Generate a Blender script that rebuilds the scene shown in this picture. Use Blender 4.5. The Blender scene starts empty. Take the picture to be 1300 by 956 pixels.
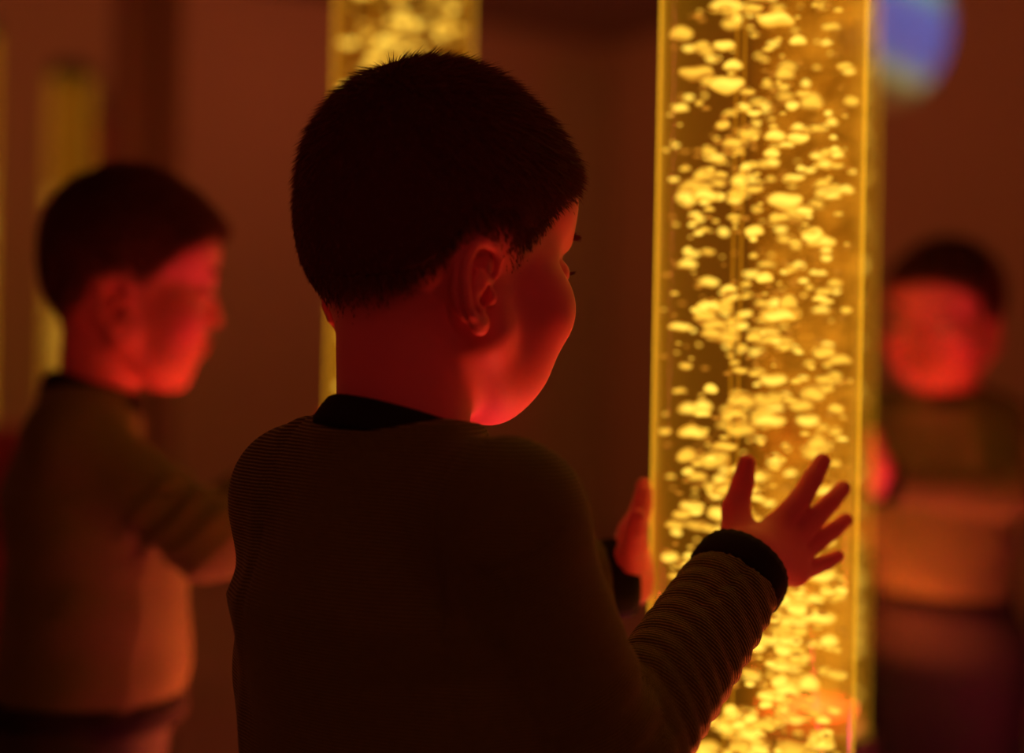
import bpy, math, random
import numpy as np
from mathutils import Vector, Matrix
random.seed(7); RNG = np.random.default_rng(11)
SC = bpy.context.scene
COL = SC.collection

# ------------------------------------------------------------------ camera
F = 1750.0                       # focal length in pixels of the 1300 px wide frame
ROLL = math.radians(1.1)
CAMZ = 1.0
cam_d = bpy.data.cameras.new('camera'); cam = bpy.data.objects.new('camera', cam_d); COL.objects.link(cam)
cam_d.sensor_width = 36.0; cam_d.lens = F*36/1300; cam_d.shift_y = -32/1300
cam_d.clip_start = 0.05
rt = Vector((math.cos(ROLL), 0, math.sin(ROLL))); up = Vector((-math.sin(ROLL), 0, math.cos(ROLL))); bk = Vector((0, -1, 0))
cam.matrix_world = Matrix(((rt.x, up.x, bk.x, 0), (rt.y, up.y, bk.y, 0), (rt.z, up.z, bk.z, CAMZ), (0, 0, 0, 1)))
cam_d.dof.use_dof = True; cam_d.dof.focus_distance = 0.79; cam_d.dof.aperture_fstop = 1.9
SC.camera = cam

# ------------------------------------------------------------------ world, exposure, big lights
SC.view_settings.view_transform = 'Standard'; SC.view_settings.look = 'None'
SC.view_settings.exposure = 0.0; SC.view_settings.gamma = 1.0; SC.view_settings.use_curve_mapping = False
SC.cycles.max_bounces = 14; SC.cycles.glossy_bounces = 8; SC.cycles.transparent_max_bounces = 24
SC.cycles.sample_clamp_indirect = 4.0
w = bpy.data.worlds.new('world'); SC.world = w; w.use_nodes = True
w.node_tree.nodes['Background'].inputs[0].default_value = (0, 0, 0, 1)
w.node_tree.nodes['Background'].inputs[1].default_value = 0.0

AMB = (1.0, 0.150, 0.085)         # colour of the unseen lamps added to light the room
def area(name, loc, to, size, power, color, parent=None, shape='DISK', spread=180):
    l = bpy.data.lights.new(name, 'AREA'); l.shape = shape; l.size = size; l.energy = power; l.color = color
    l.spread = math.radians(spread)
    o = bpy.data.objects.new(name, l); COL.objects.link(o); o.location = loc
    o.rotation_euler = (Vector(to)-Vector(loc)).to_track_quat('-Z', 'Y').to_euler()
    if parent: o.parent = parent
    return o

# mirror corner: axis t runs along the left mirror, axis n points into that wall
TH = math.radians(32.5); SD = 0.80
tx = np.array([math.cos(TH), math.sin(TH)]); nx = np.array([-math.sin(TH), math.cos(TH)])
CORNER = (1.242*nx + 1.201*tx)*SD
def room(a, b):                  # a metres out along the left mirror wall, b metres out along the right one
    return CORNER - a*tx - b*nx
TUBE = np.array([310/F, 1.0])*1.202*SD
TR = 0.0715                      # outer radius of the bubble tube

DEEP = 5.2
def lamp_pos(a, b, z):
    p = room(a, b); return (p[0], p[1], z)

# ------------------------------------------------------------------ helpers
def pw(px, py, depth):           # the place in the room that a ray through a picture point reaches at a given depth
    dx, dy = px-650, py-446
    c, s = math.cos(ROLL), math.sin(ROLL)
    x = dx*c+dy*s; y = -dx*s+dy*c
    return np.array([x/F*depth, depth, CAMZ-y/F*depth])
def on_tube(px, py, off):        # nearest place on the tube's side, off metres out from it
    d = pw(px, py, 1.0)-np.array([0, 0, CAMZ]); r = TR+off
    a = d[0]**2+d[1]**2; b = -2*(d[0]*TUBE[0]+d[1]*TUBE[1]); c = TUBE@TUBE-r*r
    q = b*b-4*a*c
    k = (-b-math.sqrt(max(q, 0)))/(2*a)
    return np.array([0, 0, CAMZ])+d*k

def tag(o, label=None, cat=None, group=None, kind=None):
    if label: o['label'] = label
    if cat: o['category'] = cat
    if group: o['group'] = group
    if kind: o['kind'] = kind
    return o
def empty(name, loc, rz=0):
    o = bpy.data.objects.new(name, None); COL.objects.link(o); o.location = loc; o.rotation_euler = (0, 0, rz)
    o.empty_display_size = .05
    return o
def link(name, verts, faces, mats, parent=None, smooth=True, wparent=None):
    """one mesh object; verts are world coordinates, moved to the parent's space"""
    v = np.asarray(verts, dtype=np.float64)
    if parent is not None:
        m = np.array(pworld(parent).inverted()); v = v@m[:3, :3].T+m[:3, 3]
    me = bpy.data.meshes.new(name)
    if isinstance(faces, np.ndarray):
        k = faces.shape[1]
        me.vertices.add(len(v)); me.vertices.foreach_set('co', v.astype(np.float32).ravel())
        me.loops.add(faces.size); me.loops.foreach_set('vertex_index', faces.astype(np.int32).ravel())
        me.polygons.add(len(faces)); me.polygons.foreach_set('loop_start', np.arange(0, faces.size, k, dtype=np.int32))
        me.update(calc_edges=True)
    else:
        me.from_pydata([tuple(p) for p in v], [], [tuple(f) for f in faces])
    me.validate()
    if smooth: me.polygons.foreach_set('use_smooth', np.ones(len(me.polygons), bool))
    for m in (mats if isinstance(mats, (list, tuple)) else [mats]): me.materials.append(m)
    o = bpy.data.objects.new(name, me); COL.objects.link(o)
    if parent is not None: o.parent = parent
    return o
def pworld(o):
    m = o.matrix_basis.copy(); p = o.parent
    while p: m = p.matrix_basis@m; p = p.parent
    return m

class MB:                        # gathers shapes for one mesh
    def __init__(s): s.v = []; s.f = []
    def add(s, v, f):
        n = len(s.v); s.v += [tuple(p) for p in v]; s.f += [tuple(i+n for i in q) for q in f]
    def box(s, o, ax, ay, az, bevel=0.0):   # o corner centre, half axes as vectors
        o, ax, ay, az = map(np.array, (o, ax, ay, az))
        la, lb, lc = [np.linalg.norm(q) for q in (ax, ay, az)]
        e = min(bevel, la*.9, lb*.9, lc*.9)
        if e <= 0:
            v = [o+i*ax+j*ay+k*az for i in (-1, 1) for j in (-1, 1) for k in (-1, 1)]
            f = [(0, 1, 3, 2), (4, 6, 7, 5), (0, 4, 5, 1), (2, 3, 7, 6), (0, 2, 6, 4), (1, 5, 7, 3)]
            s.add(v, f); return
        v = []; idx = {}
        for i in (-1, 1):
            for j in (-1, 1):
                for k in (-1, 1):
                    for q in range(3):
                        sc = [1-e/la, 1-e/lb, 1-e/lc]; sc[q] = 1
                        idx[i, j, k, q] = len(v); v.append(o+i*ax*sc[0]+j*ay*sc[1]+k*az*sc[2])
        f = []
        R = (-1, 1)
        for i in R:
            f.append([idx[i, j, k, 0] for j, k in ((-1, -1), (1, -1), (1, 1), (-1, 1))])
            f.append([idx[j, i, k, 1] for j, k in ((-1, -1), (1, -1), (1, 1), (-1, 1))])
            f.append([idx[j, k, i, 2] for j, k in ((-1, -1), (1, -1), (1, 1), (-1, 1))])
            for j in R:
                f.append([idx[i, j, -1, 0], idx[i, j, 1, 0], idx[i, j, 1, 1], idx[i, j, -1, 1]])
                f.append([idx[i, -1, j, 0], idx[i, 1, j, 0], idx[i, 1, j, 2], idx[i, -1, j, 2]])
                f.append([idx[-1, i, j, 1], idx[1, i, j, 1], idx[1, i, j, 2], idx[-1, i, j, 2]])
                for k in R: f.append([idx[i, j, k, 0], idx[i, j, k, 1], idx[i, j, k, 2]])
        s.add(v, f)
    def lathe(s, c, prof, n=48, close=False):     # prof: (radius, z) pairs round a vertical axis at c
        v = [(c[0]+r*math.cos(2*math.pi*i/n), c[1]+r*math.sin(2*math.pi*i/n), z) for r, z in prof for i in range(n)]
        f = []; m = len(prof)
        for j in range(m if close else m-1):
            a, b = j*n, ((j+1) % m)*n
            for i in range(n): f.append((a+i, a+(i+1) % n, b+(i+1) % n, b+i))
        s.add(v, f)
        return s
    def tube(s, pts, rad, n=10):
        pts = [Vector(p) for p in pts]; rings = []
        for i, p in enumerate(pts):
            d = (pts[min(i+1, len(pts)-1)]-pts[max(i-1, 0)]).normalized()
            q = d.orthogonal().normalized(); e = d.cross(q)
            r = rad[i] if isinstance(rad, (list, tuple)) else rad
            rings.append([p+(q*math.cos(2*math.pi*k/n)+e*math.sin(2*math.pi*k/n))*r for k in range(n)])
        v = [x for r in rings for x in r]; f = []
        for j in range(len(rings)-1):
            for k in range(n): f.append((j*n+k, j*n+(k+1) % n, (j+1)*n+(k+1) % n, (j+1)*n+k))
        f.append(tuple(range(n))[::-1]); f.append(tuple((len(rings)-1)*n+k for k in range(n)))
        s.add(v, f)
    def build(s, name, mats, parent=None, smooth=False):
        o = link(name, s.v, s.f, mats, parent, smooth)
        import bmesh
        b = bmesh.new(); b.from_mesh(o.data); bmesh.ops.recalc_face_normals(b, faces=b.faces); b.to_mesh(o.data); b.free()
        return o

# ------------------------------------------------------------------ materials
def mat(name):
    m = bpy.data.materials.new(name); m.use_nodes = True
    nt = m.node_tree; return m, nt, nt.nodes['Principled BSDF'], nt.nodes['Material Output']
def N(nt, kind, **kw):
    n = nt.nodes.new(kind)
    for k, v in kw.items():
        if k.startswith('i_'):
            key = k[2:]; n.inputs[int(key) if key.isdigit() else key].default_value = v
        else: setattr(n, k, v)
    return n
def plain(name, col, rough=.6, metal=0, noise=0.0, scale=30, bump=0.0, spec=.5):
    m, nt, p, out = mat(name)
    p.inputs['Base Color'].default_value = (*col, 1); p.inputs['Roughness'].default_value = rough
    p.inputs['Metallic'].default_value = metal; p.inputs['Specular IOR Level'].default_value = spec
    if noise or bump:
        tc = N(nt, 'ShaderNodeTexCoord'); nz = N(nt, 'ShaderNodeTexNoise'); nz.inputs['Scale'].default_value = scale
        nz.inputs['Detail'].default_value = 5
        nt.links.new(tc.outputs['Object'], nz.inputs['Vector'])
        if noise:
            mx = N(nt, 'ShaderNodeMix', data_type='RGBA')
            mx.inputs[6].default_value = (*[c*(1-noise) for c in col], 1); mx.inputs[7].default_value = (*[min(1, c*(1+noise)) for c in col], 1)
            nt.links.new(nz.outputs[0], mx.inputs[0]); nt.links.new(mx.outputs[2], p.inputs['Base Color'])
        if bump:
            b = N(nt, 'ShaderNodeBump'); b.inputs['Strength'].default_value = bump; b.inputs['Distance'].default_value = .01
            nt.links.new(nz.outputs[0], b.inputs['Height']); nt.links.new(b.outputs[0], p.inputs['Normal'])
    return m
def glow(name, col, strength, sample=True):
    m, nt, p, out = mat(name); nt.nodes.remove(p)
    e = N(nt, 'ShaderNodeEmission'); e.inputs[0].default_value = (*col, 1); e.inputs[1].default_value = strength
    nt.links.new(e.outputs[0], out.inputs[0])
    if not sample: m.cycles.emission_sampling = 'NONE'
    return m

M = {}
M['wall'] = plain('wall_paint', (.62, .58, .30), .75, noise=.04, scale=3)
M['trim'] = plain('trim_paint', (.36, .30, .16), .6)
M['panel'] = plain('door_paint', (.50, .13, .09), .55, noise=.08, scale=5)
M['floor'] = plain('floor_vinyl', (.42, .34, .22), .45, noise=.12, scale=6)
M['ceiling'] = plain('ceiling_paint', (.40, .34, .30), .85)
M['mirror'] = plain('mirror_silver', (.92, .92, .91), .0, 1)
M['mirror_edge'] = plain('mirror_edge', (.10, .07, .05), .35)
M['vinyl_red'] = plain('padded_vinyl_red', (.45, .05, .08), .4, bump=.1, scale=12)
M['vinyl_dark'] = plain('padded_vinyl_dark', (.05, .035, .03), .45)
M['plastic'] = plain('black_plastic', (.02, .02, .02), .4)
M['chrome'] = plain('chrome', (.8, .8, .8), .15, 1)

# ------------------------------------------------------------------ room shell
AW, BW = 3.6, 2.02                # lengths of the two mirrored walls
def wall_along(name, a0, b0, a1, b1, z0=0, z1=2.7, th=.06, m='wall', side=1, mb=None):
    p, q = room(a0, b0), room(a1, b1)
    d = (q-p)/2; L = np.linalg.norm(d); nrm = np.array([-d[1], d[0]])/L*side
    c = (p+q)/2+nrm*th/2
    k = mb or MB()
    k.box((c[0], c[1], (z0+z1)/2), (d[0], d[1], 0), (nrm[0]*th/2, nrm[1]*th/2, 0), (0, 0, (z1-z0)/2))
    if mb: return None
    return tag(k.build(name, M[m]), kind='structure')
wall_along('wall_left', -.06, 0, AW+.06, 0, side=-1)
wall_along('wall_right', 0, 0, 0, BW)
k = MB(); p = room(-1.3, BW-.03); d = -tx*1.3
k.box((*p, 1.35), (tx[0]*1.3, tx[1]*1.3, 0), (nx[0]*.03, nx[1]*.03, 0), (0, 0, 1.35)); tag(k.build('wall_return', M['wall']), kind='structure')
wall_along('wall_back', -2.66, DEEP, AW+.06, DEEP)
wall_along('wall_side', AW, 0, AW, DEEP, side=-1)
wall_along('wall_far', -2.6, BW, -2.6, DEEP)
for nm, z, m in (('floor', -.03, 'floor'), ('ceiling', 2.73, 'ceiling')):
    k = MB(); p = room((AW-2.6)/2, DEEP/2)
    k.box((*p, z), (*(tx*(AW+2.8)/2), 0), (*(nx*(DEEP+.2)/2), 0), (0, 0, .03)); tag(k.build(nm, M[m]), kind='structure')
# corner post where the mirrored wall ends
k = MB(); p = room(.02, BW+.035)
k.box((*p, 1.35), (*(tx*.06), 0), (*(nx*.035), 0), (0, 0, 1.35), .008); tag(k.build('trim_1', M['trim']), kind='structure')
for nm, (a0, b0, a1, b1, s) in {'baseboard_back': (-2.6, DEEP, AW, DEEP, 1), 'baseboard_side': (AW, 0, AW, DEEP, -1)}.items():
    wall_along(nm, a0, b0-(.012 if b0 == b1 else 0), a1, b1-(.012 if b0 == b1 else 0), 0, .09, .012, 'trim', 1 if s > 0 else -1) if b0 == b1 else None

# mirrors
def mirror(name, a0, b0, a1, b1, z0, z1, side, label):
    p, q = room(a0, b0), room(a1, b1)
    d = (q-p)/2; L = np.linalg.norm(d); nrm = np.array([-d[1], d[0]])/L*side
    o = empty(name, (*((p+q)/2), 0)); tag(o, label, 'mirror')
    c = (p+q)/2+nrm*.004
    k = MB(); k.box((*c, (z0+z1)/2), (*d, 0), (*(nrm*.003), 0), (0, 0, (z1-z0)/2)); k.build('mirror_pane', M['mirror'], o)
    k = MB()
    u = d/L
    for z in (z0, z1): k.box((*c, z), (*(d+u*.006), 0), (*(nrm*.0045), 0), (0, 0, .006))
    e = c+d if np.linalg.norm(c+d-CORNER) > np.linalg.norm(c-d-CORNER) else c-d
    k.box((*e, (z0+z1)/2), (*(u*.006), 0), (*(nrm*.0045), 0), (0, 0, (z1-z0)/2))
    k.build('edge_strip', M['mirror_edge'], o)
    return o
mirror('wall_mirror', 0.0, 0, 1.6, 0, .12, 2.3, 1, 'tall wall mirror behind the boy showing his face in profile')
mirror('wall_mirror', 0, 0.0, 0, BW-.04, .12, 2.3, -1, 'tall wall mirror beside the bubble tube showing the boy from the front')

# ------------------------------------------------------------------ bubble tubes
AMBER = (1.0, .52, .045)
def acrylic(name='clear_acrylic', power=80.0):
    m, nt, p, out = mat(name); nt.nodes.remove(p)
    tr = N(nt, 'ShaderNodeBsdfTransparent'); tr.inputs[0].default_value = (.99, .98, .95, 1)
    gl = N(nt, 'ShaderNodeBsdfGlossy'); gl.inputs['Roughness'].default_value = .08; gl.inputs[0].default_value = (1, 1, 1, 1)
    lw = N(nt, 'ShaderNodeLayerWeight'); lw.inputs[0].default_value = .5
    pwr = N(nt, 'ShaderNodeMath', operation='POWER'); pwr.inputs[1].default_value = 4.0; nt.links.new(lw.outputs['Facing'], pwr.inputs[0])
    fr = N(nt, 'ShaderNodeMath', operation='MULTIPLY'); fr.inputs[1].default_value = .35; nt.links.new(pwr.outputs[0], fr.inputs[0])
    mx = N(nt, 'ShaderNodeMixShader')
    nt.links.new(fr.outputs[0], mx.inputs[0]); nt.links.new(tr.outputs[0], mx.inputs[1]); nt.links.new(gl.outputs[0], mx.inputs[2])
    nt.links.new(mx.outputs[0], out.inputs[0])
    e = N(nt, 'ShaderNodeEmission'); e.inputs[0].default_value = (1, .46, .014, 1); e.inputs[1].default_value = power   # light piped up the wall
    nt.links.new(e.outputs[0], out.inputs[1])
    return m
def water():
    m, nt, p, out = mat('lit_water'); nt.nodes.remove(p)
    tr = N(nt, 'ShaderNodeBsdfTransparent'); tr.inputs[0].default_value = (.84, .68, .50, 1)
    nt.links.new(tr.outputs[0], out.inputs[0])
    e = N(nt, 'ShaderNodeEmission'); e.inputs[0].default_value = (1, .28, .03, 1); e.inputs[1].default_value = .03  # faint haze of lit water put in as volume glow
    nt.links.new(e.outputs[0], out.inputs[1])
    return m
M['acrylic'] = acrylic(); M['line'] = acrylic('glowing_line', 190.0); M['water'] = water()
def bubble_glow(name, heart, rim, strength):  # LED light the bubbles scatter, put in as emission, dimmer at the rim
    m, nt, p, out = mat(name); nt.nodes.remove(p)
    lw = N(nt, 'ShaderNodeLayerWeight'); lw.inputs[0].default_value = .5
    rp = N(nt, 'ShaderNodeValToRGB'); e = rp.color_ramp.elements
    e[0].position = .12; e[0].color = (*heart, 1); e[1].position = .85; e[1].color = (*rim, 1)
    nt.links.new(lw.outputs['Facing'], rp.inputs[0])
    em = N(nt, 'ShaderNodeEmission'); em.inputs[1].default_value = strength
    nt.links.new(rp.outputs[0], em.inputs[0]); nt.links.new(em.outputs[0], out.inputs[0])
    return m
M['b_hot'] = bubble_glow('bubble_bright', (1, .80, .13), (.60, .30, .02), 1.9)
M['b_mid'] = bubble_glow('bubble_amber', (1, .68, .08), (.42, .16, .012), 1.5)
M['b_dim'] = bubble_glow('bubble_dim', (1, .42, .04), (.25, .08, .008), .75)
M['led'] = glow('led_ring', (1, .25, .05), 1.2)
BMATS = [M['b_hot'], M['b_mid'], M['b_dim']]

def ico(n):
    import bmesh
    b = bmesh.new(); bmesh.ops.create_icosphere(b, subdivisions=n, radius=1)
    v = np.array([p.co[:] for p in b.verts]); f = np.array([[q.index for q in x.verts] for x in b.faces]); b.free()
    return v, f
ICO = {1: ico(1), 2: ico(2), 3: ico(3)}
def bubble_mesh(r, wide, tall, lob, sub):      # a rising bubble: flattened below, sometimes with a clinging neighbour
    v, f = ICO[sub]; v = v.copy()
    v[:, 2] = np.where(v[:, 2] < 0, v[:, 2]*.75, v[:, 2])
    v = v*np.array([wide, wide*.9, tall])*r
    an = random.random()*6.28; c, s = math.cos(an), math.sin(an)
    v = v@np.array([[c, -s, 0], [s, c, 0], [0, 0, 1]])
    v += .12*r*np.sin(v[:, [1, 2, 0]]/r*2.3+random.random()*6)
    return v, f
ZB, ZT = .56, 2.05               # water column
def make_tube(cx, cy, label, n_part, n_stuff, zlo, zhi, group):
    root = empty('bubble_tube', (cx, cy, 0)); tag(root, label, 'bubble tube', group)
    MB().lathe((cx, cy), [(TR-.0006, ZB-.04), (TR, ZB-.04), (TR, ZT+.02), (TR-.0006, ZT+.02)], 96, True).build('acrylic_cylinder', M['acrylic'], root, True)
    MB().lathe((cx, cy), [(.0001, ZB-.005), (TR-.0025, ZB-.005), (TR-.0025, ZT), (.0001, ZT)], 64).build('water', M['water'], root, True)
    b = MB(); b.lathe((cx, cy), [(.0001, 0), (.15, 0), (.155, .01), (.155, .40), (.145, .43), (.10, .45), (.088, .46), (.085, .53), (.078, .537), (.074, .535), (.074, .45), (.0001, .45)], 64)
    b.build('base', M['vinyl_dark'], root, True)
    MB().lathe((cx, cy), [(.0001, ZB-.02), (.064, ZB-.02), (.066, ZB-.015), (.064, ZB-.01), (.0001, ZB-.01)], 48).build('led_ring', M['led'], root, True)
    MB().lathe((cx, cy), [(.0001, ZT+.06), (.07, ZT+.06), (.079, ZT+.05), (.079, ZT+.01), (TR+.001, ZT+.01)], 64).build('cap', M['plastic'], root, True)
    k = MB(); an = math.radians(232)
    ax, ay = cx+.030*math.cos(an), cy+.030*math.sin(an)
    for da in (-.0028, .0028):  # two added glowing rods that draw bright vertical lines
        k.tube([(ax+da*.9, ay-da*.4, ZB), (ax+da*.9, ay-da*.4, ZT-.1)], .0011, 8)
    k.build('bright_line', M['line'], root, True)
    # bubbles
    spots = []
    R = TR-.004
    ncl = 46
    cl = [(random.uniform(0, 6.28), random.random()**.38*R, random.uniform(zlo, zhi)) for _ in range(ncl*3)]
    while len(spots) < n_part+n_stuff:
        kind = random.random()
        if kind < .45:
            c = random.choice(cl); x = c[1]*math.cos(c[0])+random.gauss(0, .013); y = c[1]*math.sin(c[0])+random.gauss(0, .013); z = c[2]+random.gauss(0, .012)
        else:
            a = random.uniform(0, 6.28); q = random.random()**.38*R; x, y, z = q*math.cos(a), q*math.sin(a), random.uniform(zlo, zhi)
        if random.random() < .11: z = random.uniform(.60, .86)      # crowded near the foot
        r = min(.0072, .0014+random.expovariate(1/.0016))
        low = max(0, 1-(z-zlo)/.35)
        r *= 1+.35*low*random.random()
        wide = random.uniform(1.1, 2.0); tall = random.uniform(.65, 1.0)
        if math.hypot(x, y)+r*wide > TR-.003 or not zlo < z < zhi: continue
        u = random.random()
        mi = 2 if (r < .0026 and u < .65) else (0 if u < .45+.25*low else 1)  # bright kind commoner low down, standing in for the nearer LED
        spots.append((x+cx, y+cy, z, r, wide, tall, mi))
    vis = lambda s: s[3]*(1 if .70 < s[2] < 1.26 else .05)
    spots.sort(key=vis, reverse=True)
    for s in spots[:n_part]:
        v, f = bubble_mesh(*s[3:6], 0, 3); v = v+np.array(s[:3])
        link('bubble', v, f, BMATS[s[6]], root)
    V, FF, MI, nv = [], [], [], 0
    for s in spots[n_part:]:
        v, f = bubble_mesh(*s[3:6], 0, 2 if s[3] > .003 else 1)
        V.append(v+np.array(s[:3])); FF.append(f+nv); MI += [s[6]]*len(f); nv += len(v)
    o = link('small_bubbles', np.concatenate(V), np.concatenate(FF), BMATS, root); o['kind'] = 'stuff'
    o.data.polygons.foreach_set('material_index', np.array(MI, np.int32))
    return root
tube_main = make_tube(TUBE[0], TUBE[1], 'tall clear bubble tube of amber bubbles that the boy holds', 100, 2350, ZB, 1.62, None)

def virtual(px, depth):          # where a thing stands that the left mirror shows at this picture column and depth
    p = np.array([(px-650)/F, 1.0])*depth
    return p+2*(1.242*SD-p@nx)*nx
def copy_tube(src, xy, label, rz):
    r = src.copy(); COL.objects.link(r); r.location = (xy[0], xy[1], 0); r.rotation_euler = (0, 0, rz); r['label'] = label; r.scale = (1, 1, .95)
    for ch in src.children:
        if ch.name.split('.')[0] in ('bubble',): continue
        c = ch.copy(); COL.objects.link(c); c.parent = r
    return r
P2, P3 = virtual(83, 5.0), virtual(-46, 4.3)
copy_tube(tube_main, P2, 'distant bubble tube glowing at the far end of the room, seen above the mirrored boy', 1.3)
copy_tube(tube_main, P3, 'distant bubble tube at the left edge of the mirror view', 2.6)
# LED lamp in the foot of each tube
area('base_led', (TUBE[0], TUBE[1], ZB+.004), (TUBE[0], TUBE[1], 2), .11, 18.5, (1, .145, .055), None, spread=175)

# added unseen magenta strips low on both mirrors, fill light for the skin
M['strip'] = glow('magenta_fill', (1, .006, .16), 46)
for nm, p0, p1, off, lab in (('fill_strip', room(.06, .016), room(.46, .016), -nx, 'unseen magenta fill strip added low on the left mirror'), ('fill_strip', room(.016, .05), room(.016, .13), -tx, 'short unseen magenta fill strip added low on the right mirror')):
    d = (p1-p0)/2; c = (p0+p1)/2; L = np.linalg.norm(d); n_ = off
    r_ = empty(nm, (*c, .40)); tag(r_, lab, 'added fill strip')
    k = MB(); k.box((*c, .41), (*d, 0), (*(n_*.009), 0), (0, 0, .010), .003); k.build('channel', M['plastic'], r_)
    k = MB(); k.box((*c, .422), (*(d*.98), 0), (*(n_*.008), 0), (0, 0, .003)); k.build('diffuser', M['strip'], r_)
# ------------------------------------------------------------------ added room lamps and things at the far end
def added_ceiling_lamp(a, b, power, label, col=AMB):  # unseen lamps added to light the walls the mirrors show
    p = room(a, b); o = empty('added_ceiling_lamp', (*p, 2.7)); tag(o, label, 'ceiling lamp', 'added unseen ceiling lamps')
    MB().lathe(p, [(.0001, 2.70), (.17, 2.70), (.18, 2.69), (.18, 2.655), (.165, 2.65), (.165, 2.665), (.0001, 2.665)], 40).build('lamp_housing', M['plastic'], o, True)
    k = MB(); g = [(.10*math.sin(math.pi*i/12)+.0001, 2.56-.10*math.cos(math.pi*i/12)) for i in range(13)]
    k.lathe(p, g, 32).build('globe', glow('lamp_globe', col, power*2.5), o, True)
    MB().lathe(p, [(.02, 2.61), (.02, 2.66)], 16).build('stem', M['plastic'], o, True)
added_ceiling_lamp(1.7, 3.6, 15, 'unseen red globe lamp added to light the back wall')
added_ceiling_lamp(-1.0, 3.6, 10, 'unseen red globe lamp added over the far bubble tubes')
added_ceiling_lamp(2.4, 1.6, 2.4, 'unseen red globe lamp added behind the boy')

# door and lintel on the back wall
k0, k1 = -.62, -.10
def on_back(a, z, w, h, t, name, m, parent=None, bev=.004):
    k = MB(); p = room(a, DEEP-t/2)
    k.box((*p, z), (*(tx*w/2), 0), (*(nx*t/2), 0), (0, 0, h/2), bev)
    return k.build(name, m, parent)
M['dado'] = plain('lower_wall_padding', (.42, .16, .10), .6)
dr = empty('door_1', (*room(-1.15, DEEP), 0)); tag(dr, kind='structure')
on_back(-1.15, 1.0, .82, 2.0, .05, 'door_leaf', M['panel'], dr)
k = MB()
for a in (-1.15-.45, -1.15+.45): k.box((*room(a, DEEP-.04), 1.03), (*(tx*.04), 0), (*(nx*.04), 0), (0, 0, 1.03), .005)
k.box((*room(-1.15, DEEP-.04), 2.08), (*(tx*.49), 0), (*(nx*.04), 0), (0, 0, .045), .005)
k.build('door_frame', M['trim'], dr)
k = MB(); k.tube([(*room(-.82, DEEP-.05), 1.02), (*room(-.82, DEEP-.10), 1.02), (*room(-.93, DEEP-.10), 1.02)], .011); k.build('door_handle', M['chrome'], dr, True)

# red padded bench below the far tubes
pb = virtual(-8, 3.75)
k = MB(); bo = empty('padded_chair', (pb[0], pb[1], 0)); tag(bo, 'small red padded chair at the left edge of the mirror view', 'chair')
k.box((pb[0]-nx[0]*.09, pb[1]-nx[1]*.09, .60), (*(tx*.13), 0), (*(nx*.04), 0), (0, 0, .17), .03); k.build('backrest', M['vinyl_red'], bo, True)
k = MB(); q = pb-nx*.0+tx*.0
k.box((pb[0], pb[1], .22), (*(tx*.14), 0), (*(nx*.14), 0), (0, 0, .22), .03); k.build('seat', M['vinyl_red'], bo, True)

# effect projector that throws a blue picture on the side wall
def rotated_view(px, py):           # the spot on the far walls that both mirrors together show at a picture point
    d = pw(px, py, 1.0)-np.array([0, 0, CAMZ]); o = 2*CORNER
    t = min((nx@CORNER-DEEP-nx@o)/(nx@(-d[:2])), (tx@CORNER-AW-tx@o)/(tx@(-d[:2])))
    return np.array([o[0]-d[0]*t, o[1]-d[1]*t, CAMZ+d[2]*t])
# a paler strip of wall panelling behind the camera, seen twice mirrored between the boy and the tube
M['panel_olive'] = plain('olive_panel', (.55, .62, .28), .7)
q0, q1 = rotated_view(690, 446)[:2], rotated_view(765, 446)[:2]
k = MB(); c = (q0+q1)/2-(-nx)*0+nx*.012; k.box((*c, 1.3), (*((q1-q0)/2), 0), (*(nx*.012), 0), (0, 0, 1.28), .004)
tag(k.build('trim_2', M['panel_olive']), kind='structure')
spot_c = rotated_view(1137, 50); spot_e = rotated_view(1214, 50)
pr_xy = room(1.5, 2.6); PR = np.array([*pr_xy, 2.45])
pj = empty('effect_projector', (*pr_xy, 2.7)); tag(pj, 'small ceiling projector throwing a round blue picture on the side wall', 'projector')
dirp = spot_c-PR; dist = np.linalg.norm(dirp); dirp = dirp/dist
sd = np.cross(dirp, (0, 0, 1)); sd /= np.linalg.norm(sd); uu = np.cross(sd, dirp)
k = MB(); k.box(PR-dirp*.12, sd*.09, dirp*.12, uu*.06, .012); k.build('housing', M['plastic'], pj)
k = MB(); k.tube([PR-dirp*.0, PR+dirp*.05], .03, 24); k.build('lens_barrel', M['plastic'], pj, True)
k = MB(); k.tube([PR-dirp*.12, np.array([PR[0]-dirp[0]*.12, PR[1]-dirp[1]*.12, 2.70])], .012, 12); k.build('bracket', M['plastic'], pj, True)
sl = bpy.data.lights.new('projector_beam', 'SPOT'); so = bpy.data.objects.new('projector_beam', sl); COL.objects.link(so)
so.location = PR+dirp*.07; so.rotation_euler = Vector(dirp).to_track_quat('-Z', 'Y').to_euler()
rad = np.linalg.norm(spot_e-spot_c)*.95
sl.spot_size = 2*math.atan(rad/dist); sl.spot_blend = .25; sl.energy = 260; sl.shadow_soft_size = .004; sl.color = (1, 1, 1)
sl.use_nodes = True; nt = sl.node_tree; em = nt.nodes['Emission']
tc = N(nt, 'ShaderNodeTexCoord'); mp = N(nt, 'ShaderNodeVectorMath', operation='SCALE'); mp.inputs[3].default_value = 1/math.sin(sl.spot_size/2)
nt.links.new(tc.outputs['Normal'], mp.inputs[0])
sx = N(nt, 'ShaderNodeSeparateXYZ'); nt.links.new(mp.outputs[0], sx.inputs[0])
def mth(op, a, b=0.0, c=None):
    n = N(nt, 'ShaderNodeMath', operation=op)
    for i, q in enumerate((a, b) if c is None else (a, b, c)):
        if isinstance(q, (int, float)): n.inputs[i].default_value = q
        else: nt.links.new(q, n.inputs[i])
    return n.outputs[0]
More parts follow.
